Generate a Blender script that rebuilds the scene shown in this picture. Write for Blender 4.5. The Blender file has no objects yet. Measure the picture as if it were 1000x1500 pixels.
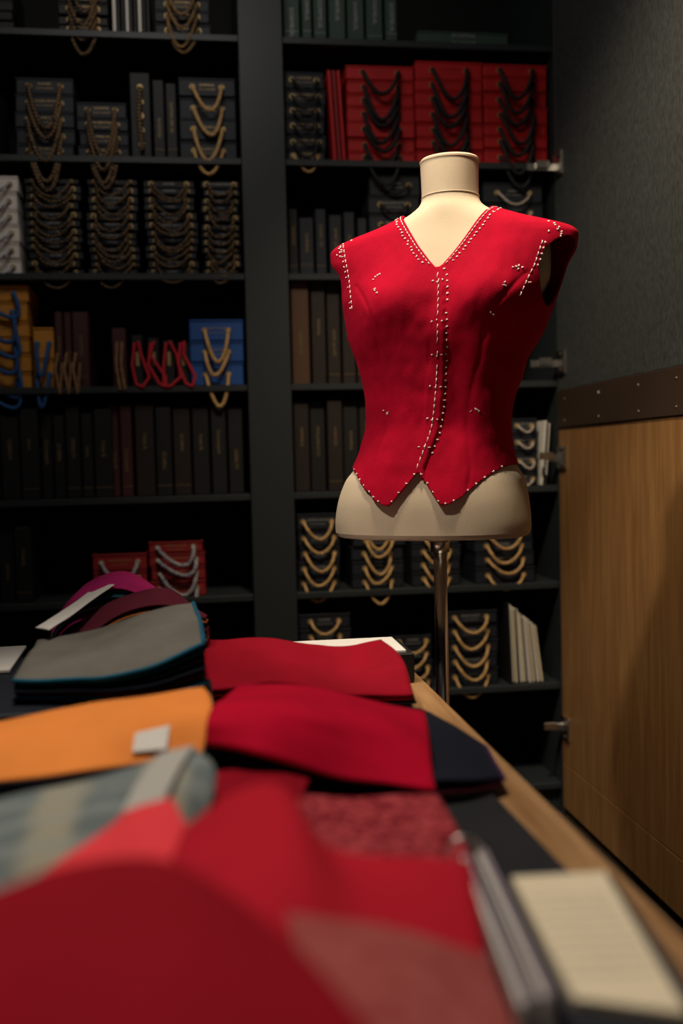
import bpy, random
from math import *
from mathutils import Vector as V, Matrix, Euler, noise
random.seed(7)
SC=bpy.context.scene
SC.view_settings.view_transform='Standard'
SC.view_settings.look='None'
SC.view_settings.exposure=0
COL=bpy.context.collection

# ---------------------------------------------------------------- materials
def newmat(name):
    m=bpy.data.materials.new(name);m.use_nodes=True
    n=m.node_tree.nodes;return m,n,m.node_tree.links,n['Principled BSDF']
def simple(name,col,rough=.6,metal=0,spec=.4,var=.12,scale=30,bump=.05,stretch=None):
    m,n,l,b=newmat(name)
    tc=n.new('ShaderNodeTexCoord');nz=n.new('ShaderNodeTexNoise');nz.inputs['Scale'].default_value=scale;nz.inputs['Detail'].default_value=4
    if stretch:
        mp=n.new('ShaderNodeMapping');mp.inputs['Scale'].default_value=stretch
        l.new(tc.outputs['Object'],mp.inputs['Vector']);l.new(mp.outputs[0],nz.inputs['Vector'])
    else: l.new(tc.outputs['Object'],nz.inputs['Vector'])
    mx=n.new('ShaderNodeMix');mx.data_type='RGBA'
    mx.inputs[6].default_value=(*[c*(1-var) for c in col],1);mx.inputs[7].default_value=(*[min(1,c*(1+var)) for c in col],1)
    fac=nz.outputs['Fac']
    if stretch:
        mr=n.new('ShaderNodeMapRange');mr.inputs[1].default_value=.35;mr.inputs[2].default_value=.65;l.new(fac,mr.inputs[0]);fac=mr.outputs[0]
    l.new(fac,mx.inputs[0]);l.new(mx.outputs[2],b.inputs['Base Color'])
    b.inputs['Roughness'].default_value=rough;b.inputs['Metallic'].default_value=metal;b.inputs['Specular IOR Level'].default_value=spec
    if bump>0:
        bp=n.new('ShaderNodeBump');bp.inputs['Strength'].default_value=bump;bp.inputs['Distance'].default_value=.002
        l.new(nz.outputs['Fac'],bp.inputs['Height']);l.new(bp.outputs[0],b.inputs['Normal'])
    return m
def fabric(name,col,var=.25,scale=900,sheen=.12,bump=.25,big=12):
    m,n,l,b=newmat(name)
    tc=n.new('ShaderNodeTexCoord')
    n1=n.new('ShaderNodeTexNoise');n1.inputs['Scale'].default_value=scale;n1.inputs['Detail'].default_value=2
    n2=n.new('ShaderNodeTexNoise');n2.inputs['Scale'].default_value=big;n2.inputs['Detail'].default_value=5
    l.new(tc.outputs['Object'],n1.inputs['Vector']);l.new(tc.outputs['Object'],n2.inputs['Vector'])
    ad=n.new('ShaderNodeMath');ad.operation='ADD';l.new(n1.outputs['Fac'],ad.inputs[0]);l.new(n2.outputs['Fac'],ad.inputs[1])
    mr=n.new('ShaderNodeMapRange');mr.inputs[1].default_value=.6;mr.inputs[2].default_value=1.4;l.new(ad.outputs[0],mr.inputs[0])
    mx=n.new('ShaderNodeMix');mx.data_type='RGBA'
    mx.inputs[6].default_value=(*[c*(1-var) for c in col],1);mx.inputs[7].default_value=(*[min(1,c*(1+var)) for c in col],1)
    l.new(mr.outputs[0],mx.inputs[0]);l.new(mx.outputs[2],b.inputs['Base Color'])
    b.inputs['Roughness'].default_value=.9;b.inputs['Specular IOR Level'].default_value=.1
    b.inputs['Sheen Weight'].default_value=sheen;b.inputs['Sheen Roughness'].default_value=.5
    b.inputs['Sheen Tint'].default_value=(*[min(1,c*1.5+.02) for c in col],1)
    bp=n.new('ShaderNodeBump');bp.inputs['Strength'].default_value=bump;bp.inputs['Distance'].default_value=.001
    l.new(n1.outputs['Fac'],bp.inputs['Height']);l.new(bp.outputs[0],b.inputs['Normal'])
    return m
def wood(name,c1,c2,axis='z',rough=.5,scale=1.0):
    m,n,l,b=newmat(name)
    tc=n.new('ShaderNodeTexCoord');mp=n.new('ShaderNodeMapping')
    s={'z':(14,14,.9),'y':(14,.9,14),'x':(.9,14,14)}[axis]
    mp.inputs['Scale'].default_value=[a*scale for a in s]
    l.new(tc.outputs['Object'],mp.inputs['Vector'])
    nz=n.new('ShaderNodeTexNoise');nz.inputs['Scale'].default_value=3;nz.inputs['Detail'].default_value=9;nz.inputs['Distortion'].default_value=.8
    l.new(mp.outputs[0],nz.inputs['Vector'])
    mp2=n.new('ShaderNodeMapping');mp2.inputs['Scale'].default_value=[a*9 if a>5 else a*4 for a in s]
    l.new(tc.outputs['Object'],mp2.inputs['Vector'])
    n2=n.new('ShaderNodeTexNoise');n2.inputs['Scale'].default_value=3;n2.inputs['Detail'].default_value=3;l.new(mp2.outputs[0],n2.inputs['Vector'])
    ad=n.new('ShaderNodeMath');ad.operation='MULTIPLY_ADD';ad.inputs[1].default_value=.5;l.new(n2.outputs['Fac'],ad.inputs[0]);l.new(nz.outputs['Fac'],ad.inputs[2])
    cr=n.new('ShaderNodeValToRGB');cr.color_ramp.elements[0].position=.5;cr.color_ramp.elements[1].position=.95
    cr.color_ramp.elements[0].color=(*c1,1);cr.color_ramp.elements[1].color=(*c2,1)
    l.new(ad.outputs[0],cr.inputs[0]);l.new(cr.outputs[0],b.inputs['Base Color'])
    b.inputs['Roughness'].default_value=rough;b.inputs['Specular IOR Level'].default_value=.35
    bp=n.new('ShaderNodeBump');bp.inputs['Strength'].default_value=.15;bp.inputs['Distance'].default_value=.001
    l.new(ad.outputs[0],bp.inputs['Height']);l.new(bp.outputs[0],b.inputs['Normal'])
    return m

M={}
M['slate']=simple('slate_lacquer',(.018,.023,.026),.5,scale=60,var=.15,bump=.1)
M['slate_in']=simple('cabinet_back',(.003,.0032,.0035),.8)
M['floor']=wood('floor_boards',(.03,.02,.013),(.07,.045,.028),'y',.5)
M['wall']=simple('dark_plaster',(.03,.03,.03),.9)
M['ceil']=simple('ceiling_paint',(.10,.10,.10),.9)
M['door_up']=simple('door_weave',(.034,.038,.039),.8,scale=1,var=.40,bump=.4,stretch=(500,260,70))
M['oak']=wood('oak_veneer',(.18,.082,.025),(.30,.152,.054),'z',.5)
M['oak_table']=wood('oak_table_top',(.24,.12,.045),(.42,.24,.11),'y',.45)
M['bronze']=simple('bronze_leather',(.034,.019,.011),.6,scale=120,bump=.15)
M['steel']=simple('steel',(.6,.58,.55),.28,1,var=.05)
M['chrome']=simple('chrome_pole',(.62,.6,.58),.18,1,var=.03,bump=0)
M['gold']=simple('gold_foil',(.40,.28,.12),.45,.4,var=.1)
M['dimgold']=simple('dull_gold_foil',(.26,.18,.08),.5,.3,var=.1)
M['silvertxt']=simple('silver_foil',(.34,.34,.33),.5,.2,var=.1)
M['navy']=simple('navy_cloth',(.007,.010,.018),.6,scale=200,bump=.15)
M['black']=simple('black_cloth',(.005,.005,.006),.6,scale=200,bump=.15)
M['red']=simple('red_cloth',(.46,.010,.012),.5,scale=200,bump=.1)
M['darkred']=simple('maroon_cloth',(.26,.014,.018),.55,scale=200)
M['burg']=simple('burgundy_cloth',(.050,.012,.014),.6,scale=200)
M['yellow']=simple('yellow_cloth',(.52,.22,.025),.55,scale=200)
M['blue']=simple('blue_cloth',(.012,.075,.30),.55,scale=200)
M['green']=simple('green_cloth',(.030,.058,.044),.6,scale=200)
M['brown']=simple('brown_cloth',(.075,.032,.014),.6,scale=200)
M['dbrown']=simple('dark_brown_cloth',(.014,.008,.006),.6,scale=200)
M['paper']=simple('white_paper',(.72,.69,.64),.8,scale=40,var=.06)
M['cream']=simple('cream_paper',(.74,.64,.46),.8,scale=40,var=.06)
M['ink']=simple('ink',(.05,.045,.04),.8,bump=0)
M['lilac']=simple('card_lilac',(.36,.29,.34),.8)
M['r_gold']=simple('rope_gold',(.66,.42,.17),.5,var=.3,scale=300)
M['r_gold2']=simple('rope_gold_dark',(.32,.18,.065),.6,var=.3,scale=300)
M['r_black']=simple('rope_black',(.006,.006,.007),.7,scale=300)
M['r_white']=simple('rope_white',(.60,.57,.57),.8,scale=300)
M['r_navy']=simple('rope_navy',(.02,.03,.09),.8,scale=300)
M['r_blue']=simple('rope_blue',(.015,.08,.24),.8,scale=300)
M['r_red']=simple('rope_red',(.45,.012,.03),.8,scale=300)
M['vest']=fabric('crimson_wool',(.38,.0008,.019),.24,520,.18,.45,10)
M['canvas']=fabric('cream_canvas',(.58,.48,.35),.10,800,.05,.3,14)
M['thread']=simple('white_thread',(.82,.76,.74),.8,bump=0,var=.03)
M['f_crim']=fabric('fabric_crimson',(.46,.002,.024))
M['f_dred']=fabric('fabric_dark_red',(.26,.003,.013))
M['f_red']=fabric('fabric_red',(.25,.004,.012),.12)
M['f_scar']=fabric('fabric_scarlet',(.44,.010,.024),.12)
M['f_coral']=fabric('fabric_coral',(.78,.055,.070),.1)
M['f_gray']=fabric('fabric_gray',(.14,.132,.115),.35,1100)
M['f_pale']=fabric('fabric_pale',(.42,.41,.38),.2)
M['f_blue']=fabric('fabric_blue_edge',(.01,.10,.17))
M['f_mag']=fabric('fabric_magenta',(.42,.02,.14))
M['f_burg']=fabric('fabric_burgundy',(.09,.012,.024))
M['f_rust']=fabric('fabric_rust',(.30,.09,.02))
M['f_orange']=fabric('fabric_orange',(.88,.28,.06),.12)
M['f_navy']=fabric('fabric_navy',(.010,.013,.022))
M['f_black']=fabric('fabric_black',(.008,.008,.009))
M['f_purple']=fabric('fabric_purple',(.045,.015,.06))
M['f_char']=fabric('fabric_charcoal',(.022,.023,.026))
M['f_teal']=fabric('fabric_teal',(.02,.09,.12))

def pattern(name,kind):
    m,n,l,b=newmat(name)
    tc=n.new('ShaderNodeTexCoord')
    b.inputs['Roughness'].default_value=.95;b.inputs['Specular IOR Level'].default_value=.1
    if kind=='plaid':
        def wave(dirn,sc,lo,hi):
            w=n.new('ShaderNodeTexWave');w.bands_direction=dirn;w.inputs['Scale'].default_value=sc;w.inputs['Distortion'].default_value=1.2
            w.inputs['Detail'].default_value=4;w.inputs['Detail Scale'].default_value=6
            l.new(tc.outputs['Object'],w.inputs['Vector'])
            r=n.new('ShaderNodeMapRange');r.inputs[1].default_value=lo;r.inputs[2].default_value=hi;l.new(w.outputs['Fac'],r.inputs[0]);return r
        a=wave('X',4,.35,.85);c=wave('Y',9,.4,.9)
        m1=n.new('ShaderNodeMix');m1.data_type='RGBA';m1.inputs[6].default_value=(.14,.17,.175,1);m1.inputs[7].default_value=(.32,.30,.23,1)
        l.new(a.outputs[0],m1.inputs[0])
        m2=n.new('ShaderNodeMix');m2.data_type='RGBA';m2.inputs[7].default_value=(.27,.30,.29,1)
        mm=n.new('ShaderNodeMath');mm.operation='MULTIPLY';mm.inputs[1].default_value=.5;l.new(c.outputs[0],mm.inputs[0])
        l.new(mm.outputs[0],m2.inputs[0]);l.new(m1.outputs[2],m2.inputs[6]);l.new(m2.outputs[2],b.inputs['Base Color'])
    else:
        nz=n.new('ShaderNodeTexNoise');nz.inputs['Scale'].default_value=55 if kind=='paisley' else 25;nz.inputs['Detail'].default_value=3;nz.inputs['Distortion'].default_value=2.5
        l.new(tc.outputs['Object'],nz.inputs['Vector'])
        cr=n.new('ShaderNodeValToRGB')
        if kind=='paisley':
            cr.color_ramp.elements[0].position=.44;cr.color_ramp.elements[1].position=.54
            cr.color_ramp.elements[0].color=(.17,.010,.018,1);cr.color_ramp.elements[1].color=(.40,.055,.065,1)
        else:
            cr.color_ramp.elements[0].position=.3;cr.color_ramp.elements[1].position=.75
            cr.color_ramp.elements[0].color=(.27,.045,.045,1);cr.color_ramp.elements[1].color=(.36,.10,.09,1)
        l.new(nz.outputs['Fac'],cr.inputs[0]);l.new(cr.outputs[0],b.inputs['Base Color'])
    return m
M['f_plaid']=pattern('fabric_plaid','plaid');M['f_pais']=pattern('fabric_paisley','paisley');M['f_mott']=pattern('fabric_mottled','mottled')

# ---------------------------------------------------------------- builder
_txt={}
def text_geo(s):
    if s in _txt: return _txt[s]
    cu=bpy.data.curves.new('tmp','FONT');cu.body=s;cu.size=1;cu.align_x='CENTER';cu.align_y='CENTER';cu.resolution_u=2
    o=bpy.data.objects.new('tmp',cu);COL.objects.link(o)
    dg=bpy.context.evaluated_depsgraph_get();me=o.evaluated_get(dg).to_mesh()
    g=([v.co.copy() for v in me.vertices],[tuple(p.vertices) for p in me.polygons])
    bpy.data.objects.remove(o);bpy.data.curves.remove(cu)
    _txt[s]=g;return g
class MB:
    def __init__(s): s.v=[];s.f=[];s.m=[];s.mats=[];s.sm=[]
    def mi(s,k):
        if k not in s.mats: s.mats.append(k)
        return s.mats.index(k)
    def add(s,vs,fs,mat,smooth=False):
        b=len(s.v);s.v+=[tuple(v) for v in vs];i=s.mi(mat)
        for f in fs: s.f.append([b+a for a in f]);s.m.append(i);s.sm.append(smooth)
    def box(s,x0,x1,y0,y1,z0,z1,mat,rot=None,c=.0015):
        cx,cy,cz=(x0+x1)/2,(y0+y1)/2,(z0+z1)/2
        hx,hy,hz=(x1-x0)/2,(y1-y0)/2,(z1-z0)/2
        c=min(c,hx*.4,hy*.4,hz*.4)
        vs=[];idx={}
        for sx in(-1,1):
            for sy in(-1,1):
                for sz in(-1,1):
                    for a in range(3):
                        p=[sx*(hx-(0 if a==0 else c)),sy*(hy-(0 if a==1 else c)),sz*(hz-(0 if a==2 else c))]
                        idx[(sx,sy,sz,a)]=len(vs);vs.append(V(p))
        fs=[]
        for a in range(3):
            o=[i for i in range(3) if i!=a]
            for sg in(-1,1):
                q=[]
                for (p1,p2) in ((-1,-1),(1,-1),(1,1),(-1,1)):
                    k=[0,0,0];k[a]=sg;k[o[0]]=p1;k[o[1]]=p2;q.append(idx[(*k,a)])
                fs.append(q)
            for s1 in(-1,1):
                for s2 in(-1,1):
                    k1=[0,0,0];k1[o[0]]=s1;k1[o[1]]=s2;k1[a]=-1;k2=list(k1);k2[a]=1
                    fs.append([idx[(*k1,o[0])],idx[(*k2,o[0])],idx[(*k2,o[1])],idx[(*k1,o[1])]])
        for sx in(-1,1):
            for sy in(-1,1):
                for sz in(-1,1): fs.append([idx[(sx,sy,sz,a)] for a in range(3)])
        R=rot.to_matrix() if rot else None
        out=[]
        for p in vs:
            if R: p=R@p
            out.append((p.x+cx,p.y+cy,p.z+cz))
        s.add(out,fs,mat)
    def tube(s,pts,r,mats,nr=8,twist=0,step=None,cap=True,th=-.1):
        pts=[V(p) for p in pts]
        if step:
            out=[pts[0]];
            for i in range(len(pts)-1):
                d=(pts[i+1]-pts[i]).length;k=max(1,int(round(d/step)))
                for j in range(1,k+1): out.append(pts[i].lerp(pts[i+1],j/k))
            pts=out
        n=len(pts);b=len(s.v);up=V((0.01,-1,0.02)).normalized();L=0
        for i,p in enumerate(pts):
            t=(pts[min(i+1,n-1)]-pts[max(i-1,0)]).normalized()
            a=t.cross(up)
            if a.length<.05:a=t.cross(V((1,0,0)))
            a.normalize();c=a.cross(t)
            if i>0:L+=(p-pts[i-1]).length
            for j in range(nr):
                ph=2*pi*j/nr
                rr=r*(1+(.22*cos(2*(ph-L*twist)) if twist else 0))
                s.v.append(tuple(p+a*(rr*cos(ph))+c*(rr*sin(ph))))
            if i<n-1:
                for j in range(nr):
                    if len(mats)>1:
                        ph=2*pi*(j+.5)/nr-L*twist
                        mk=mats[0] if cos(2*ph)>th else mats[1]
                    else: mk=mats[0]
                    s.f.append([b+i*nr+j,b+i*nr+(j+1)%nr,b+(i+1)*nr+(j+1)%nr,b+(i+1)*nr+j]);s.m.append(s.mi(mk));s.sm.append(True)
        if cap:
            s.f.append([b+j for j in range(nr)]);s.m.append(s.mi(mats[0]));s.sm.append(False)
            s.f.append([b+(n-1)*nr+j for j in range(nr)]);s.m.append(s.mi(mats[0]));s.sm.append(False)
    def text(s,t,x,y,z,size,mat,rot=Euler((pi/2,0,0))):
        vs,fs=text_geo(t);R=rot.to_matrix()
        s.add([R@(v*size)+V((x,y,z)) for v in vs],fs,mat)
    def obj(s,name,parent=None,shade=None):
        me=bpy.data.meshes.new(name);me.from_pydata(s.v,[],s.f)
        for k in s.mats: me.materials.append(M[k])
        me.polygons.foreach_set('material_index',s.m);me.polygons.foreach_set('use_smooth',s.sm);me.update()
        import bmesh
        bm=bmesh.new();bm.from_mesh(me);bmesh.ops.recalc_face_normals(bm,faces=bm.faces);bm.to_mesh(me);bm.free()
        o=bpy.data.objects.new(name,me);COL.objects.link(o)
        if parent:o.parent=parent
        return o
def empty(name,loc=(0,0,0)):
    e=bpy.data.objects.new(name,None);COL.objects.link(e);return e

# ---------------------------------------------------------------- room shell
def shell(name,x0,x1,y0,y1,z0,z1,mat):
    b=MB();b.box(x0,x1,y0,y1,z0,z1,mat);return b.obj(name)
shell('floor',-2.6,1.6,-1.6,3.6,-.05,0,'floor')
shell('ceiling',-2.6,1.6,-1.6,3.6,2.9,2.95,'ceil')
shell('wall_back',-2.6,1.6,3.5,3.6,0,2.9,'wall')
shell('wall_left',-2.6,-2.5,-1.6,3.5,0,2.9,'wall')
shell('wall_right',1.45,1.55,-1.6,3.5,0,2.9,'wall')

SH=[2.353,2.004,1.673,1.35,1.029,.73,.415,.10]
FY=2.95
b=MB()
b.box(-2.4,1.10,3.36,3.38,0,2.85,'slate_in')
b.box(.135,.262,2.93,3.36,0,2.85,'slate')
b.box(1.078,1.10,2.935,3.36,0,2.85,'slate')
b.box(-1.12,-1.0,2.93,3.36,0,2.85,'slate')
b.box(-2.4,1.10,2.93,3.36,2.80,2.85,'slate')
b.box(-2.4,1.10,2.97,3.36,0.0,.08,'slate')
for z in SH:
    for (a,c) in ((-1.0,.135),(.262,1.078),(-2.3,-1.12)):
        b.box(a,c,FY-.005,3.36,z-.019,z,'slate')
b.obj('bookshelf_cabinet')

# door
door=empty('cabinet_door')
b=MB();b.box(1.075,1.10,2.105,2.925,1.317,2.75,'door_up');b.obj('upper_panel',door)
b=MB();b.box(1.070,1.10,2.105,2.925,1.205,1.316,'bronze')
for yy in (2.15,2.35,2.6,2.86):
    b.tube([(1.071,yy,1.29),(1.068,yy,1.29)],.0025,['steel'])
    b.tube([(1.071,yy,1.225),(1.068,yy,1.225)],.002,['steel'])
b.obj('push_strip',door)
b=MB();b.box(1.075,1.10,2.105,2.925,.172,1.204,'oak');b.box(1.075,1.10,2.105,2.925,.03,.170,'oak')
b.box(1.080,1.10,2.09,2.104,.03,2.75,'bronze');b.obj('lower_panel',door)
b=MB()
for z in (1.985,1.40,1.115,.285):
    b.box(1.068,1.077,2.86,2.925,z-.035,z+.035,'steel')
    b.box(.985 if z>1.2 else 1.04,1.07,2.915,2.93,z-.012,z+.010,'steel')
    b.box(1.01,1.05,2.905,2.918,z-.006,z+.016,'steel')
    for dz in(-.024,.024): b.tube([(1.069,2.885,z+dz),(1.064,2.885,z+dz)],.006,['bronze'])
b.obj('hinges',door)
b=MB();b.box(1.10,1.12,1.2,2.08,.03,1.31,'oak');b.box(1.10,1.12,1.2,2.08,1.312,2.75,'door_up');b.obj('cabinet_door')

# ---------------------------------------------------------------- books
def loop(b,xa,xb,z,sag,y,r,mats,tw=420,lop=0,th=-.1):
    pts=[];N=18
    for i in range(N+1):
        t=i/N;w=1-(2*t-1)**2
        w=w**.85
        pts.append((xa+(xb-xa)*t+lop*w,y-.004-.014*min(1,w*2.2),z-sag*w))
    b.tube([(xa,y+.004,z)]+pts+[(xb,y+.004,z)],r,mats,8,tw,step=.0035,th=th)
WORDS=['FOX BROTHERS','HOLLAND & CO','DORMEUIL','SUITING 340 GR','FLANNEL','WORSTED','SPORT JACKET','CASHMERE','CLASSIC 120','JACKETING','MOHAIR']
def stack(name,x0,x1,z0,z1,n,mat,rope=None,rr=.005,sag=.06,txt='gold',gromm='gold',lastrope=None,jit=.006,edge=False,tsize=.009,rx=.22,lop=0,skip=()):
    b=MB();w=x1-x0
    hs=[random.uniform(.8,1.2) for _ in range(n)];k=(z1-z0)/sum(hs);zz=z0
    for i in range(n):
        h=hs[i]*k
        j=random.uniform(-jit,jit);yj=FY+.02+random.uniform(0,.012)
        m=mat if isinstance(mat,str) else mat[i%len(mat)]
        t=h-.0015
        xa,xb=x0+max(0,j),x1+min(0,j)
        if t>.03:
            b.box(xa,xb,yj,yj+.20,zz+.0008,zz+t,m,c=.003)
            b.box(xa-.0005,xb+.0005,yj-.003,yj+.20,zz+t-.005,zz+t,m)
        else:
            b.box(xa,xb,yj,yj+.20,zz+.0008,zz+t*.92,m,c=.002)
        zc=zz+t*.5
        if txt:
            s=min(tsize,t*.36)
            b.text(random.choice(WORDS),(xa+xb)/2,yj-.0042,zc+ (s*.6 if t>.025 else 0),s,txt)
            if t>.025: b.text('No. '+str(random.randint(10,99))+'  wool & silk',(xa+xb)/2,yj-.0042,zc-s*.7,s*.65,txt)
        if rope and i not in skip:
            ga,gb=xa+w*rx,xb-w*rx
            for g in(ga,gb):
                b.tube([(g,yj+.002,zc),(g,yj-.0045,zc)],min(.0085,t*.35),[gromm],10)
            mm=lastrope if (lastrope and i==0) else rope
            loop(b,ga,gb,zc,sag*random.uniform(.8,1.2),yj-.004-.004*(i/n),rr,mm,lop=random.uniform(-.008,.008)+lop,tw=300 if mm is BG else 420,th=-.55 if mm is BG else -.1)
        zz+=h
    return b.obj(name)
def verticals(name,specs,z0,lean=0,txt='dimgold',words=None,ts=.012):
    b=MB()
    for (x0,x1,z1,m) in specs:
        y=FY+.02+random.uniform(0,.03)
        rot=Euler((0,lean,0)) if lean else None
        b.box(x0+.001,x1-.001,y,y+.22,z0,z1,m,rot,c=.003)
        s=min(ts,(x1-x0)*.5)
        if txt:
            b.text(random.choice(words or WORDS),(x0+x1)/2,y-.0015,z0+(z1-z0)*random.choice((.4,.55,.6)),s,txt,Euler((pi/2,pi/2,0)))
            if random.random()<.5: b.box(x0+.003,x1-.003,y-.0012,y,z0+.03,z0+.0312,txt,c=.0002)
    return b.obj(name)
BG=['r_black','r_gold2'];GO=['r_gold','r_gold2'];BK=['r_black','r_black'];NW=['r_navy','r_white']
z=SH[0]
stack('navy_swatch_book_stack',-.72,-.49,z,z+.15,5,'black',BG,.0050,.09)
stack('navy_swatch_book_stack',-.37,-.23,z,z+.15,5,'black',BG,.0050,.075)
verticals('pale_swatch_books',[(-.22+i*.012,-.209+i*.012,z+.13,'paper' if i%3==0 else 'black') for i in range(9)],z,txt=None)
stack('navy_swatch_book_stack',-.10,.06,z,z+.15,4,'navy',['r_gold2','r_black'],.005,.085)
verticals('green_swatch_books',[(.27,.32,z+.14,'green'),(.325,.355,z+.16,'green'),(.36,.40,z+.15,'green'),(.405,.455,z+.17,'green'),(.46,.515,z+.16,'green'),(.52,.57,z+.19,'green'),(.575,.61,z+.19,'green')],z,txt='silvertxt',words=['DORMEUIL'],ts=.017)
stack('green_swatch_book',.67,.95,z,z+.042,1,'green',None,txt='silvertxt',tsize=.014)
# row B
z=SH[1]
stack('navy_swatch_book_stack',-.50,-.335,z,z+.225,5,'navy',BG,.0062,.11)
stack('navy_swatch_book_stack',-.33,-.185,z,z+.16,4,'navy',BG,.0062,.12)
b=MB();b.box(-.178,-.12,FY+.02,FY+.24,z,z+.245,'black',c=.003)
for zz in(.04,.08,.12,.16,.2): b.tube([(-.148,FY+.022,z+zz),(-.148,FY+.014,z+zz)],.009,['gold'],10)
b.tube([(-.148,FY+.01,z+.20),(-.152,FY+.004,z+.12),(-.146,FY+.008,z+.02)],.0065,BG,8,300,step=.0035,th=-.5);b.obj('black_swatch_book')
verticals('black_swatch_books',[(-.115,-.08,z+.23,'black'),(-.078,-.045,z+.22,'black')],z)
stack('navy_swatch_book_stack',-.042,.125,z,z+.235,4,'navy',GO,.0055,.085,rx=.24)
verticals('black_swatch_books',[(-.80+i*.05,-.755+i*.05,z+.22,'black') for i in range(5)],z)
stack('navy_swatch_book_stack',.268,.39,z,z+.26,6,'navy',BK,.004,.05,lastrope=GO,rx=.18)
b=MB()
for i in range(3):
    b.box(.402+i*.014,.412+i*.014,FY+.02,FY+.24,z,z+.268,'red' if i!=1 else 'darkred',Euler((0,-.05,0)),c=.002)
b.obj('red_swatch_books')
for (a,c,h,lr) in ((.452,.657,.285,None),(.66,.868,.305,GO),(.871,1.07,.30,None)):
    stack('red_swatch_book_stack',a,c,z,z+h,7,'red',BK,.0062,.085,lastrope=lr,txt='darkred',rx=.24,jit=.003)
# row C
z=SH[2]
stack('white_swatch_book_stack',-.68,-.50,z,z+.28,6,'paper',NW,.004,.04,txt='ink',rx=.12)
for (a,c) in ((-.482,-.325),(-.312,-.165),(-.148,.005),(.015,.128)):
    stack('black_swatch_book_stack',a,c,z,z+.275,12,['navy','black'],BG,.0036,.042,txt='silvertxt',tsize=.008,rx=.14,jit=.010)
verticals('navy_swatch_books',[(.27,.30,z+.2,'black'),(.30,.345,z+.17,'navy'),(.35,.385,z+.20,'navy'),(.39,.43,z+.18,'navy'),(.435,.47,z+.19,'navy'),(.475,.505,z+.17,'navy')],z)
stack('navy_swatch_book_stack',.51,.67,z,z+.30,5,'navy',BK,.004,.03,txt='silvertxt')
stack('navy_swatch_book_stack',.865,1.055,z,z+.28,5,'navy',['r_white','r_gold2'],.003,.04,txt='silvertxt')
# row D
z=SH[3]
stack('yellow_swatch_book_stack',-.68,-.483,z,z+.295,6,'yellow',['r_blue'],.006,.09,txt='gold',rx=.2,lop=.05)
stack('yellow_swatch_book',-.476,-.418,z,z+.175,2,'yellow',['r_blue'],.006,.11,rx=.2,txt=None)
verticals('burgundy_swatch_books',[(-.415,-.392,z+.22,'burg'),(-.39,-.368,z+.22,'burg'),(-.366,-.318,z+.22,'burg')],z)
b=MB()
for x in(-.405,-.38,-.355): b.tube([(x,FY+.015,z+.10),(x-.008,FY+.002,z+.05),(x+.004,FY-.006,z-.02),(x+.012,FY+.006,z+.07)],.005,['r_gold2','burg'],8,400,step=.0035)
b.box(-.252,-.213,FY+.02,FY+.22,z,z+.17,'burg')
for x in(-.238,-.224): b.tube([(x,FY+.018,z+.13),(x-.004,FY+.004,z+.06),(x+.006,FY-.004,z-.012)],.0055,['r_gold2','burg'],8,400,step=.0035)
b.obj('burgundy_swatch_book')
b=MB()
for i,x in enumerate((-.198,-.152,-.108,-.066)):
    b.box(x,x+.034,FY+.02,FY+.22,z,z+.15-.008*i,'black',c=.003)
    b.box(x+.012,x+.022,FY+.018,FY+.02,z+.06,z+.10,'gold',c=.0003)
    k=(.0,.02,-.012,.01)[i]
    b.tube([(x+.01,FY+.014,z+.125),(x+.002,FY+.002,z+.06),(x+.012+k,FY-.004,z+.005),(x+.03+k,FY-.008,z-.004),(x+.05,FY-.002,z+.025),(x+.028-k,FY+.01,z+.09),(x+.02,FY+.014,z+.13)],.0048,['r_red'],8,0,step=.006)
b.obj('black_swatch_books')
stack('blue_swatch_book_stack',-.03,.128,z,z+.195,3,'blue',GO,.0058,.085,rx=.28)
verticals('brown_swatch_books',[(.27,.325,z+.31,'brown'),(.33,.375,z+.31,'dbrown'),(.378,.42,z+.31,'dbrown'),(.423,.465,z+.31,'dbrown'),(.468,.51,z+.30,'dbrown')],z)
# row E
z=SH[4]
sp=[];x=-.80
cols=['black','black','navy','black','black','black','black']
while x<-.285:
    w=random.uniform(.03,.055);sp.append((x,x+w,z+.262+random.uniform(-.02,.012),random.choice(cols)));x+=w+.002
sp+= [(-.273,-.243,z+.27,'burg'),(-.24,-.205,z+.27,'burg'),(-.198,-.14,z+.27,'dbrown'),(-.138,-.09,z+.26,'black'),(-.088,-.035,z+.26,'dbrown'),(-.032,.02,z+.26,'black'),(.023,.07,z+.26,'black'),(.073,.12,z+.26,'black')]
verticals('leather_swatch_books',sp,z,words=['Caccioppoli','CERRUTI','Drago','Vitale B.','Loro','SCABAL'],ts=.015)
verticals('black_swatch_books',[(.27+i*.05,.318+i*.05,z+.275,'black' if i%2 else 'dbrown') for i in range(12)],z)
stack('blue_swatch_book_stack',.94,1.025,z,z+.21,4,'navy',['r_white','r_gold2'],.003,.02,txt='silvertxt')
b=MB()
for i in range(4): b.box(1.036+i*.009,1.040+i*.009,FY+.005+i*.01,FY+.2,z+.002,z+.20-.004*i,['paper','black'][i%2],Euler((0,.08,0)),c=.0005)
b.obj('loose_paper_sheets')
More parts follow.
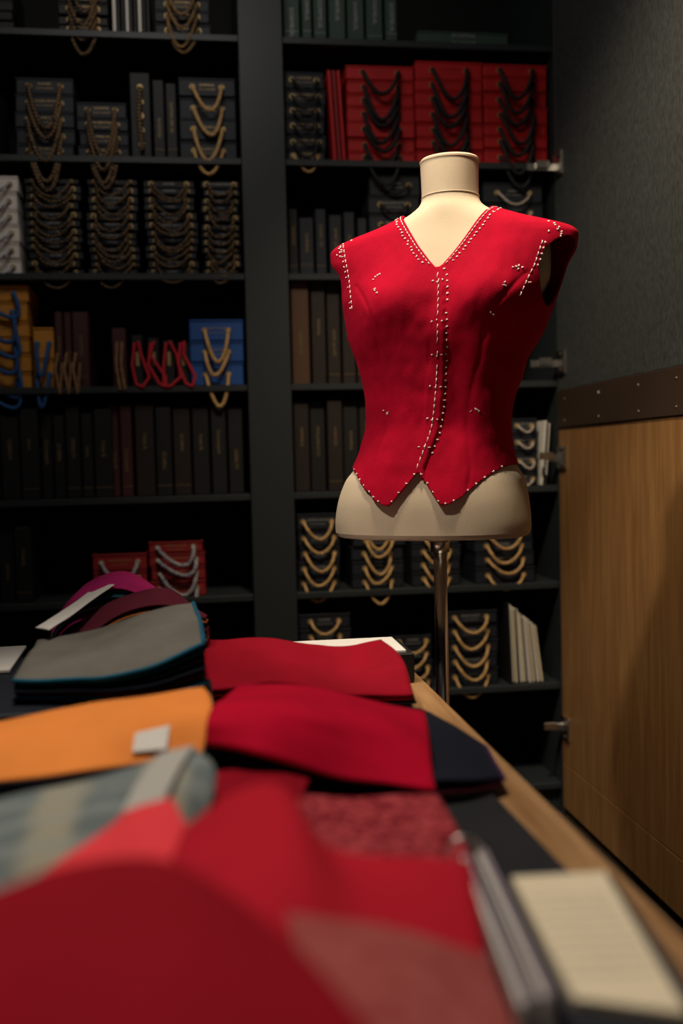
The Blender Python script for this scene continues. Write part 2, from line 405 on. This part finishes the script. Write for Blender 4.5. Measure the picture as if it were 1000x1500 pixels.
# row F
z=SH[5]
stack('red_swatch_book_stack',-.33,-.172,z,z+.135,3,'darkred',NW,.0058,.05,rx=.16)
stack('red_swatch_book_stack',-.168,-.005,z,z+.165,4,'darkred',NW,.0058,.055,rx=.16,lop=.02)
verticals('black_swatch_books',[(-.85+i*.05,-.802+i*.05,z+.22,'black') for i in range(7)],z)
stack('navy_swatch_book_stack',.272,.40,z,z+.235,5,'navy',GO,.0044,.045,txt='silvertxt',rx=.14)
stack('navy_swatch_book_stack',.435,.60,z,z+.20,5,'navy',GO,.0044,.055,txt='silvertxt',rx=.24)
stack('navy_swatch_book_stack',.62,.775,z,z+.18,4,'navy',GO,.0044,.045,txt='silvertxt',rx=.24)
stack('navy_swatch_book_stack',.82,1.01,z,z+.18,4,'navy',GO,.0044,.045,txt='silvertxt',rx=.20)
# row G
z=SH[6]
stack('navy_swatch_book_stack',.27,.43,z,z+.245,5,'navy',GO,.0044,.04,txt='silvertxt')
stack('navy_swatch_book_stack',.56,.68,z,z+.165,4,'navy',GO,.0044,.035,txt='silvertxt',rx=.14)
stack('navy_swatch_book_stack',.715,.89,z,z+.235,5,'navy',GO,.0046,.05,txt='silvertxt',rx=.2)
b=MB()
b.box(.915,.922,FY+.0,FY+.22,z+.002,z+.255,'black',Euler((0,-.03,0)),c=.001)
for i in range(14): b.box(.930+i*.0062,.934+i*.0062,FY+.0+random.uniform(0,.025),FY+.22,z+.004,z+.248-.005*i-random.uniform(0,.006),['paper','cream','f_char','paper'][i%4],Euler((0,-.03-.007*i,0)),c=.0005)
b.obj('loose_paper_sheets')
stack('red_swatch_book_stack',-.12,-.0,z,z+.22,5,'darkred',NW,.005,.05)

# ---------------------------------------------------------------- dress form
def interp(tab,z):
    tab=sorted(tab);xs=[t[0] for t in tab];ys=[t[1] for t in tab];n=len(xs)
    if z<=xs[0]:return ys[0]
    if z>=xs[-1]:return ys[-1]
    d=[(ys[i+1]-ys[i])/(xs[i+1]-xs[i]) for i in range(n-1)]
    for i in range(n-1):
        if z<=xs[i+1]:
            def sl(k):
                if k==0:return d[0]
                if k==n-1:return d[-1]
                return 0 if d[k-1]*d[k]<=0 else 2*d[k-1]*d[k]/(d[k-1]+d[k])
            h=xs[i+1]-xs[i];t=(z-xs[i])/h;m0,m1=sl(i)*h,sl(i+1)*h
            return (2*t**3-3*t*t+1)*ys[i]+(t**3-2*t*t+t)*m0+(-2*t**3+3*t*t)*ys[i+1]+(t**3-t*t)*m1
CX=[(1.66,.4655),(1.58,.466),(1.519,.4655),(1.46,.464),(1.406,.4586),(1.344,.450),(1.281,.443),(1.231,.439),(1.1875,.436),(1.144,.431),(1.104,.4270),(1.031,.420),(.98,.4185)]
AV=[(1.585,.072),(1.575,.083),(1.556,.128),(1.5375,.190),(1.526,.222),(1.514,.232),(1.494,.230),(1.4625,.214),(1.406,.199),(1.344,.180),(1.281,.156),(1.231,.142),(1.1875,.138),(1.144,.145),(1.104,.158),(1.02,.188)]
AF=[(1.665,.054),(1.60,.0525),(1.588,.056),(1.575,.070),(1.556,.108),(1.5375,.150),(1.52,.172),(1.494,.182),(1.4625,.183),(1.406,.182),(1.344,.168),(1.281,.144),(1.231,.130),(1.1875,.126),(1.144,.135),(1.104,.152),(1.081,.168),(1.031,.181),(1.0,.184),(.985,.183)]
BB=[(1.665,.050),(1.60,.0515),(1.588,.054),(1.575,.060),(1.5375,.068),(1.519,.073),(1.494,.081),(1.46,.092),(1.406,.104),(1.344,.106),(1.281,.099),(1.231,.094),(1.1875,.094),(1.144,.100),(1.104,.108),(1.03,.120),(.98,.121)]
NN=[(1.665,2.0),(1.59,2.0),(1.54,2.2),(1.45,2.4),(1.2,2.2),(.98,2.25)]
FYC=1.82
TURN=radians(-27);ct,st=cos(TURN),sin(TURN)
def place(x,y,z): # local form coordinates -> room (form is turned on its stand)
    return V((interp(CX,z)+x*ct-y*st,FYC+x*st+y*ct,z))
def surf(th,z,A,off):
    a=interp(A,z);bb=interp(BB,z)+off;n=interp(NN,z);c,s=cos(th),sin(th)
    x=a*copysign(abs(c)**(2/n),c);y=bb*copysign(abs(s)**(2/n),s)
    if y<0:
        w=min(1,-y/bb*1.6)
        y-=w*.029*exp(-((abs(x)-.083)/.056)**2-((z-1.395)/(.066 if z>1.395 else .056))**2)
    return x,y
def body(th,z): # canvas torso, a little slimmer where the vest covers it
    x,y=surf(th,z,AF,0)
    k=1-.085*max(0,min(1,(z-1.108)/.03))*max(0,min(1,(1.44-z)/.04))
    return x*k,y*k
def clos(z): return interp([(1.46,.004),(1.43,.018),(1.28,.030),(1.18,.026),(1.10,.008)],z)
def nw(z): return 0 if z<1.454 else .088*((z-1.454)/.124)**.84
def hem(x,front):
    if not front: return 1.104
    return interp([(0,1.098),(.046,1.038),(.16,1.107),(.2,1.107)],abs(x)) if abs(x)>.046 else 1.098-(abs(x)/.046)*.060
def seam(z): return interp([(1.46,.172),(1.42,.140),(1.38,.112),(1.30,.090),(1.19,.074),(1.10,.090)],z)
def wr(x,y,z):
    hf=max(0,min(1,(z-1.10)/.03)) # keep the hem flat against the hips
    q=noise.noise(V((x*9,y*9,z*5)))*.004+noise.noise(V((x*24+3,y*24,z*10)))*.0032+noise.noise(V((x*60+3,y*60,z*40)))*.0010
    q+=.0028*sin(x*62+z*12)*exp(-((z-1.20)/.07)**2)*(1 if x>0 else .4)*hf
    q+=.0036*sin(x*38+z*42)*exp(-((z-1.29)/.06)**2)*(1 if x>0 else .2)
    if y<0.02:
        q-=.0016*exp(-((abs(x)-seam(z))/.005)**2)*(1 if z<1.44 else 0)
        q-=.0036*exp(-((x-.054)/.014)**2)*exp(-((z-1.24)/.09)**2)
    q+=.0022*sin((x*.8+z*.6)*90)*exp(-((x-.12)/.05)**2-((z-1.46)/.05)**2)
    return q
def vsurf(th,z,extra=0):
    x,y=surf(th,z,AV,.006);w=wr(x,y,z)+extra
    L=hypot(x,y);ox,oy=x*(1+w/L),y*(1+w/L)
    if y<0 and x<clos(z) and x>-.09: oy-=.0045*(1 if x>-.05 else max(0,(x+.09)/.04))
    return x,y,ox,oy
form=empty('dress_form')
b=MB();NT=96
zs=[.985+i*(1.59-.985)/90 for i in range(91)]+[1.592+i*.006 for i in range(12)]+[1.662]
vs=[];fs=[]
for i,z in enumerate(zs):
    for j in range(NT):
        x,y=body(2*pi*j/NT,z);vs.append(place(x,y,z))
for i in range(len(zs)-1):
    for j in range(NT): fs.append([i*NT+j,i*NT+(j+1)%NT,(i+1)*NT+(j+1)%NT,(i+1)*NT+j])
b.add(vs,fs,'canvas',True)
def ring(z,k,dz):
    o=[]
    for j in range(NT):
        x,y=surf(2*pi*j/NT,z,AF,0);p=place(x*k,y*k,z);p.z+=dz;o.append(p)
    return o
bot=[ring(.985,1,0),ring(.985,.985,-.006),ring(.985,.95,-.009)]
b.add(sum(bot,[]),[[i*NT+j,i*NT+(j+1)%NT,(i+1)*NT+(j+1)%NT,(i+1)*NT+j] for i in range(2) for j in range(NT)]+[[2*NT+j for j in range(NT)]],'canvas',False)
top=[ring(1.662,1,0),ring(1.662,1.02,.001),ring(1.662,1.02,.004),ring(1.662,.97,.007)]
b.add(sum(top,[]),[[i*NT+j,i*NT+(j+1)%NT,(i+1)*NT+(j+1)%NT,(i+1)*NT+j] for i in range(3) for j in range(NT)]+[[3*NT+j for j in range(NT)]],'canvas',False)
pp=[]
for j in range(49):
    x,y=surf(2*pi*j/48,1.600,AF,.0);pp.append(place(x*1.008,y*1.008,1.600))
b.tube(pp,.0010,['canvas'],6,cap=False)
b.obj('torso',form)
b=MB();px=.434
b.tube([(px,FYC,.02),(px,FYC,.95)],.0125,['chrome'],24)
b.tube([(px,FYC,.945),(px,FYC,.978)],.018,['steel'],24)
b.tube([(px,FYC,.55),(px,FYC,.60)],.018,['steel'],24)
b.tube([(px,FYC,.56),(px+.045,FYC,.575)],.006,['steel'],12)
b.tube([(px,FYC,0),(px,FYC,.012)],.15,['steel'],48);b.tube([(px,FYC,.012),(px,FYC,.03)],.035,['steel'],32)
b.obj('stand',form)
# vest
NT=480
zs=[];z=1.03
while z<1.586: zs.append(z);z+= .004 if z<1.49 else .002
P=[];G=[]
for z in zs:
    for j in range(NT):
        x,y,ox,oy=vsurf(2*pi*(j+.5)/NT,z)
        g=z-hem(x,y<.02)
        if z>1.44:
            g2=(abs(x)-nw(z)) if y<0.01 else (1.566-z if abs(x)<.10 else 1)
            if z>1.56: g2=min(g2,abs(x)-.080)
            g=min(g,g2)
        if x>.12: g=min(g,(hypot((y+.030)/.040,(z-1.445)/.060)-1)*.05)
        elif x<-.12: g=min(g,(hypot((y-.008)/.050,(z-1.449)/.062)-1)*.05)
        P.append(place(ox,oy,z));G.append(g)
vv=[];mp={};fs=[]
def vid(k,p):
    if k not in mp: mp[k]=len(vv);vv.append(p)
    return mp[k]
for i in range(len(zs)-1):
    for j in range(NT):
        q=[i*NT+j,i*NT+(j+1)%NT,(i+1)*NT+(j+1)%NT,(i+1)*NT+j]
        if max(G[a] for a in q)<0: continue
        poly=[]
        for k in range(4):
            a,c=q[k],q[(k+1)%4]
            if G[a]>=0: poly.append(vid(a,P[a]))
            if (G[a]>=0)!=(G[c]>=0):
                t=G[a]/(G[a]-G[c]);poly.append(vid((min(a,c),max(a,c)),P[a].lerp(P[c],t)))
        if len(poly)>2: fs.append(poly)
b=MB();b.add(vv,fs,'vest',True);vest=b.obj('red_vest',form)
so=vest.modifiers.new('s','SOLIDIFY');so.thickness=.0035;so.offset=-1
b=MB()
def fp(x,z,off=.001):
    a=interp(AV,z);n=interp(NN,z);u=max(-.999,min(.999,x/a))
    c=copysign(abs(u)**(n/2),u);th=-acos(c)
    _,_,ox,oy=vsurf(th,z,off);return place(ox,oy,z)
def stitch(x,z,dx,dz,L=.006,r=.0007):
    k=hypot(dx,dz);dx/=k;dz/=k
    b.tube([fp(x-dx*L/2,z-dz*L/2,.0003),fp(x,z,.0012),fp(x+dx*L/2,z+dz*L/2,.0003)],r,['thread'],6)
def dot(x,z,r=.0014):
    for _ in range(2):
        a=random.uniform(0,pi);stitch(x+random.uniform(-.001,.001),z,cos(a),sin(a),.003,r*.75)
for sg in(-1,1):
    z=1.464
    while z<1.572:
        x=nw(z)+.005;dxz=(nw(z+.004)-nw(z-.004))/.008
        stitch(sg*x,z,sg*dxz,1,.006)
        if random.random()<.9: dot(sg*(x+.012+random.uniform(-.002,.002)),z+.002,.0013)
        z+=.0062
    z=1.40
    while z<1.528:
        xx=.148+.034*((z-1.40)/.12)
        if sg<0: xx+=.012
        if sg<0 or z<1.50: stitch(sg*xx,z,.25*sg,1,.007)
        if random.random()<.7: dot(sg*(xx+.006),z,.0012)
        z+=.010
z=1.452
while z>1.10:
    c=clos(z)
    if random.random()<.85: dot(c+.004+random.uniform(-.001,.001),z,.0014)
    if random.random()<.9: stitch(c-.012,z,.05,1,.010,.0006)
    z-=.0115
for z in(1.43,1.36,1.30,1.245,1.19,1.14):
    for k in range(3): dot(clos(z)-.004-k*.009,z+random.uniform(-.002,.002),.0010)
for (x,z,n) in ((-.112,1.448,4),(-.105,1.420,4),(-.075,1.205,4),(.138,1.447,5),(.125,1.415,3),(.108,1.365,2),(.085,1.203,5)):
    for k in range(n): dot(x+random.uniform(-.008,.008),z+random.uniform(-.005,.005),.0011)
for sg in(-1,1):
    x=.006
    while x<.15:
        if random.random()<.8: dot(sg*x,hem(x,True)+.003,.0010)
        x+=.012
for sg in(-1,1):
    for k in range(8):
        z=1.502+.004*k; dot(sg*(interp(AV,z)-.03+random.uniform(-.006,.006)),z,.0012)
b.obj('basting_stitches',form)

# ---------------------------------------------------------------- table
tb=empty('cutting_table')
b=MB();b.box(-1.25,.355,-.35,1.735,.715,.75,'oak_table',c=.003);b.obj('top',tb)
b=MB();b.box(-1.2,.32,-.30,1.70,.62,.713,'oak');b.obj('apron',tb)
b=MB()
for x in(-1.15,.24):
    for y in(-.28,1.60): b.box(x,x+.07,y,y+.07,0,.62,'oak',c=.004)
b.obj('legs',tb)
def cr(p0,p1,p2,p3,t):
    return .5*((2*p1)+(-p0+p2)*t+(2*p0-5*p1+4*p2-p3)*t*t+(-p0+3*p1-3*p2+p3)*t**3)
def line(pts,n):
    pts=[V(p) for p in pts];P=[2*pts[0]-pts[1]]+pts+[2*pts[-1]-pts[-2]];out=[];m=len(pts)-1
    for i in range(n+1):
        s=i/n*m;k=min(int(s),m-1);out.append(cr(P[k],P[k+1],P[k+2],P[k+3],s-k))
    return out
def surface(rows,nu=36,nv=24,amp=.0015,seed=0):
    L=[line(r,nu) for r in rows];cols=[]
    for i in range(nu+1): cols.append(line([L[k][i] for k in range(len(L))],nv))
    g=[[cols[i][j] for i in range(nu+1)] for j in range(nv+1)]
    for r in g:
        for p in r: p.z+=noise.noise(V((p.x*14+seed,p.y*14,seed)))*amp*2
    return g
def parse(s,z=None):
    return [[tuple(float(a) for a in t.split(',')) for t in r.split()] for r in s.strip().split('\n')]
def pile(name,s,mats,n=6,base=.752,thick=.0022,edge=None,amp=.0015,jit=.004,t0=.0022):
    rows=parse(s);b=MB();sd=random.uniform(0,50)
    g0=surface(rows,amp=amp,seed=sd)
    for k in range(n):
        f=1-k/n;m=mats[min(k,len(mats)-1)] if k<len(mats) else mats[1+(k-1)%(max(1,len(mats)-1))] if len(mats)>1 else mats[0]
        jx,jy=(random.uniform(-jit,jit),random.uniform(-jit,jit)) if k else (0,0)
        th=t0 if k==0 else thick
        nv=len(g0);nu=len(g0[0]);vs=[];fs=[]
        for lay in(0,1):
            for r in g0:
                for p in r:
                    z=base+(p.z-base)*f
                    vs.append((p.x+jx,p.y+jy,max(base,z-(th if lay else 0))))
        N=nv*nu
        for j in range(nv-1):
            for i in range(nu-1):
                q=[j*nu+i,j*nu+i+1,(j+1)*nu+i+1,(j+1)*nu+i]
                fs.append(q);fs.append([a+N for a in q[::-1]])
        bd=[i for i in range(nu)]+[j*nu+nu-1 for j in range(1,nv)]+[(nv-1)*nu+i for i in range(nu-2,-1,-1)]+[j*nu for j in range(nv-2,0,-1)]
        for i in range(len(bd)): a,c=bd[i],bd[(i+1)%len(bd)];fs.append([a,c,c+N,a+N])
        b.add(vs,fs,m,True)
    if edge:
        b.tube([p+V((0,0,-.001)) for p in g0[-1]],.0028,[edge],6);b.tube([r[-1] for r in g0],.0028,[edge],6)
    o=b.obj(name);return o
pile('crimson_fabric_swatches',"""0.036,1.255,.84 0.101,1.205,.85 0.183,1.191,.83 0.260,1.186,.81
0.010,1.096,.86 0.073,1.008,.87 0.161,1.049,.84 0.242,1.086,.81
-0.003,0.984,.87 0.057,0.954,.87 0.143,0.994,.83 0.229,1.018,.80
-0.007,0.963,.85 0.047,0.915,.85 0.130,0.952,.81 0.220,0.962,.79""",['f_crim','f_navy','f_black','f_navy'],7,t0=.004)
pile('red_fabric_swatches',"""-0.001,1.622,.838 0.105,1.590,.836 0.194,1.585,.822 0.275,1.575,.830
-0.009,1.505,.83 0.097,1.515,.83 0.206,1.520,.805 0.290,1.480,.816
-0.013,1.372,.81 0.088,1.391,.812 0.182,1.369,.795 0.284,1.366,.79""",['f_dred','f_crim','f_black','f_navy'],6,t0=.003,amp=.003)
b=MB();b.box(.10,.335,1.60,1.733,.752,.800,'black');b.box(.105,.322,1.602,1.728,.8005,.806,'paper');b.obj('sample_book')
pile('gray_fabric_swatches',"""-0.257,1.543,.86 -0.172,1.560,.87 -0.087,1.524,.90 -0.022,1.514,.91
-0.249,1.397,.86 -0.173,1.390,.865 -0.084,1.368,.89 -0.012,1.383,.905
-0.252,1.314,.85 -0.178,1.295,.85 -0.087,1.254,.865 -0.007,1.285,.89""",['f_gray','f_blue','f_black','f_navy','f_burg'],7,base=.817,edge='f_blue',t0=.004)
pile('magenta_fabric_swatches',"""-0.262,1.796,.85 -0.210,1.804,.915 -0.131,1.784,.932 -0.040,1.768,.86
-0.262,1.736,.86 -0.210,1.724,.915 -0.131,1.704,.932 -0.036,1.698,.87
-0.260,1.700,.84 -0.215,1.680,.902 -0.135,1.675,.918 -0.036,1.675,.85""",['f_mag','f_teal','f_gray','f_mag','f_burg','f_rust'],9,base=.790)
pile('burgundy_fabric_swatches',"""-0.225,1.625,.85 -0.155,1.655,.900 -0.070,1.655,.918 -0.005,1.645,.87
-0.215,1.590,.85 -0.145,1.603,.896 -0.070,1.605,.914 -0.002,1.600,.88
-0.210,1.565,.84 -0.143,1.563,.888 -0.068,1.560,.906 -0.005,1.565,.88""",['f_burg','f_rust','f_black','f_rust','f_burg','f_gray'],9,base=.817)
pile('white_label_sheets',"""-0.262,1.560,.878 -0.222,1.640,.898 -0.182,1.710,.922
-0.236,1.520,.878 -0.196,1.600,.900 -0.152,1.675,.926""",['paper'],1,t0=.0012)
pile('orange_fabric_swatches',"""-0.262,1.125,.84 -0.163,1.137,.85 -0.083,1.134,.86 -0.008,1.158,.86
-0.243,1.042,.84 -0.148,1.038,.85 -0.075,1.023,.86 0.001,1.061,.865
-0.239,0.983,.82 -0.144,0.963,.83 -0.076,0.976,.83 -0.010,1.001,.83""",['f_orange','f_navy','f_black'],4,base=.812,t0=.004)
pile('fabric_label',"""-.076,1.002,.8535 -.042,1.014,.8565
-.078,.981,.8405 -.045,.988,.8395""",['paper'],1,base=.8,amp=0,t0=.001)
pile('navy_fabric_swatches',"""-0.275,1.129,.805 -0.160,1.135,.805 -0.086,1.146,.805 -0.008,1.158,.805
-0.247,0.978,.80 -0.145,0.984,.80 -0.078,0.991,.80 -0.007,1.013,.80
-0.243,0.920,.79 -0.145,0.930,.79 -0.078,0.941,.79 -0.003,0.963,.79""",['f_navy','f_black'],4)
pile('plaid_fabric_swatches',"""-0.197,0.785,.86 -0.124,0.829,.86 -0.064,0.843,.87 -0.018,0.849,.88
-0.188,0.731,.85 -0.116,0.741,.86 -0.064,0.769,.87 0.002,0.806,.87
-0.183,0.667,.83 -0.115,0.676,.84 -0.062,0.716,.85 -0.008,0.761,.84""",['f_plaid','f_char','f_navy','f_gray'],6,t0=.003)
pile('pale_fabric_strip',"""-0.068,0.740,.8655 -0.056,0.790,.876 -0.044,0.842,.878
-0.040,0.740,.8655 -0.028,0.790,.877 -0.016,0.840,.883""",['f_pale'],1,amp=0,t0=.001)
pile('coral_fabric_swatches',"""-0.108,0.640,.865 -0.076,0.689,.87 -0.058,0.704,.88 -0.030,0.709,.885
-0.123,0.609,.86 -0.083,0.611,.86 -0.036,0.609,.87 -0.011,0.650,.87""",['f_coral','f_red','f_black'],6)
pile('scarlet_fabric_swatches',"""-0.020,0.653,.88 0.017,0.664,.90 0.049,0.661,.90 0.079,0.649,.86 0.169,0.637,.85
-0.027,0.603,.88 0.014,0.591,.89 0.051,0.594,.89 0.084,0.589,.86 0.161,0.590,.84
-0.030,0.549,.87 0.011,0.502,.88 0.047,0.493,.87 0.088,0.503,.85 0.152,0.533,.83""",['f_scar','f_red','f_black'],7)
pile('paisley_fabric_swatches',"""0.072,0.891,.82 0.125,0.870,.82 0.205,0.889,.81
0.071,0.813,.82 0.125,0.794,.82 0.202,0.813,.81
0.073,0.700,.82 0.120,0.674,.82 0.194,0.697,.81""",['f_pais','f_burg','f_black'],5)
pile('maroon_fabric_swatches',"""0.004,0.936,.83 0.058,0.929,.83 0.090,0.928,.82
-0.009,0.838,.83 0.051,0.827,.83 0.068,0.839,.82""",['f_dred','f_black'],5)
pile('foreground_red_fabric',"""-0.131,0.498,.905 -0.078,0.512,.918 -0.030,0.506,.92 0.010,0.475,.91
-0.114,0.429,.91 -0.064,0.411,.92 -0.017,0.408,.92 0.039,0.432,.90
-0.107,0.338,.90 -0.052,0.315,.91 -0.006,0.307,.91 0.080,0.339,.88""",['f_red','f_dred','f_black'],8)
pile('mottled_fabric_swatches',"""0.036,0.520,.882 0.086,0.510,.872 0.145,0.508,.852
0.046,0.360,.87 0.082,0.369,.86 0.135,0.381,.84""",['f_mott','f_red','f_black'],6)
pile('dark_fabric_swatches',"""0.245,1.280,.79 0.281,1.270,.79 0.322,1.150,.775
0.215,1.000,.785 0.265,1.010,.78 0.310,1.035,.772""",['f_navy','f_purple','f_burg','f_gray','f_black'],5,jit=.012)
b=MB();b.box(.12,.302,.80,1.09,.7505,.757,'f_char',Euler((0,0,.03)));b.obj('desk_mat')
b=MB()
b.box(-.42,-.005,1.29,1.72,.752,.785,'black');b.box(-.40,.0,1.27,1.66,.786,.815,'navy',Euler((0,0,.02)));b.obj('dark_sample_books')
b=MB();b.box(-.46,-.30,1.52,1.72,.8165,.822,'paper',Euler((0,0,.05)));b.obj('paper_pad')
ob=empty('open_sample_book')
def quad(b,pts,z0,z1,mat):
    vs=[(x,y,z0) for x,y in pts]+[(x,y,z1) for x,y in pts];b.add(vs,[(3,2,1,0),(4,5,6,7),(0,1,5,4),(1,2,6,5),(2,3,7,6),(3,0,4,7)],mat)
b=MB();quad(b,[(.188,.500),(.255,.470),(.285,.680),(.205,.690)],.752,.808,'navy');quad(b,[(.188,.498),(.262,.470),(.288,.686),(.203,.692)],.808,.812,'navy');b.obj('cover',ob)
b=MB();quad(b,[(.194,.515),(.248,.490),(.277,.672),(.209,.676)],.8125,.820,'cream')
b.obj('page',ob)
b=MB()
for i in range(9):
    t=i/9;b.text('wool cloth sample worsted twill',.238+t*.012-.012,.535+t*.115,.8206,.0040,'ink',Euler((0,0,-.12)))
b.obj('page_text',ob)
b=MB()
for i in range(7):
    x=.190-.004*i
    vs=[(x+.004,.700,.752),(x-.016,.500,.752),(x-.016,.500,.832-.001*i),(x+.004,.700,.832-.001*i)]
    vs+= [(a+.0025,c,d) for a,c,d in vs];b.add(vs,[(0,1,2,3),(7,6,5,4),(3,2,6,7),(0,3,7,4),(1,0,4,5),(2,1,5,6)],['lilac','paper','f_char'][i%3])
b.obj('swatch_card_edges')
b=MB()
b.tube([(.180+.014*cos(a),.700,.828+.014*sin(a)) for a in [i*2*pi/24 for i in range(25)]],.0014,['steel'],8,cap=False);b.obj('binder_ring')
b=MB();quad(b,[(.155,.430),(.235,.425),(.245,.465),(.160,.490)],.752,.806,'paper');b.obj('white_card_stack')

# ---------------------------------------------------------------- lights
def area(name,loc,tgt,size,e,col,spread=None):
    l=bpy.data.lights.new(name,'AREA');l.shape='DISK';l.size=size;l.energy=e;l.color=col
    if spread:l.spread=spread
    o=bpy.data.objects.new(name,l);o.location=loc;o.rotation_euler=(V(tgt)-V(loc)).to_track_quat('-Z','Y').to_euler();COL.objects.link(o);return o
def spot(name,loc,tgt,e,col,ang,rad=.06,blend=.6):
    l=bpy.data.lights.new(name,'SPOT');l.energy=e;l.color=col;l.spot_size=radians(ang);l.spot_blend=blend;l.shadow_soft_size=rad
    o=bpy.data.objects.new(name,l);o.location=loc;o.rotation_euler=(V(tgt)-V(loc)).to_track_quat('-Z','Y').to_euler();COL.objects.link(o);return o
WARM=(1,.88,.74)
spot('spotlight_form',(-.55,1.30,2.8),(.42,1.80,1.20),108,WARM,38,.04)
spot('spotlight_table',(-.15,.90,2.8),(.03,.80,.8),112,WARM,56,.10)
spot('spotlight_door',(.35,1.5,2.8),(1.08,2.5,.6),150,(1,.82,.58),80,.07,1.0)
area('ceiling_light',(-.1,1.9,2.85),(.1,3.0,1.6),.7,8,(1,.93,.84))
w=bpy.data.worlds.new('world');w.use_nodes=True;w.node_tree.nodes['Background'].inputs[0].default_value=(1,.97,.93,1);w.node_tree.nodes['Background'].inputs[1].default_value=.06;SC.world=w

# ---------------------------------------------------------------- camera
th=radians(7.8);p=radians(2.94);r=0.024
F=V((sin(th)*cos(p),cos(th)*cos(p),-sin(p)));R0=V((cos(th),-sin(th),0));U0=R0.cross(F)
Rc=cos(r)*R0-sin(r)*U0;Uc=sin(r)*R0+cos(r)*U0
cam=bpy.data.cameras.new('camera');cam.lens=35;cam.sensor_width=36
co=bpy.data.objects.new('camera',cam);COL.objects.link(co)
co.matrix_world=Matrix(((Rc.x,Uc.x,-F.x,0),(Rc.y,Uc.y,-F.y,0),(Rc.z,Uc.z,-F.z,1.12),(0,0,0,1)))
cam.dof.use_dof=True;cam.dof.focus_distance=1.86;cam.dof.aperture_fstop=2.0;cam.clip_start=.02
SC.camera=co
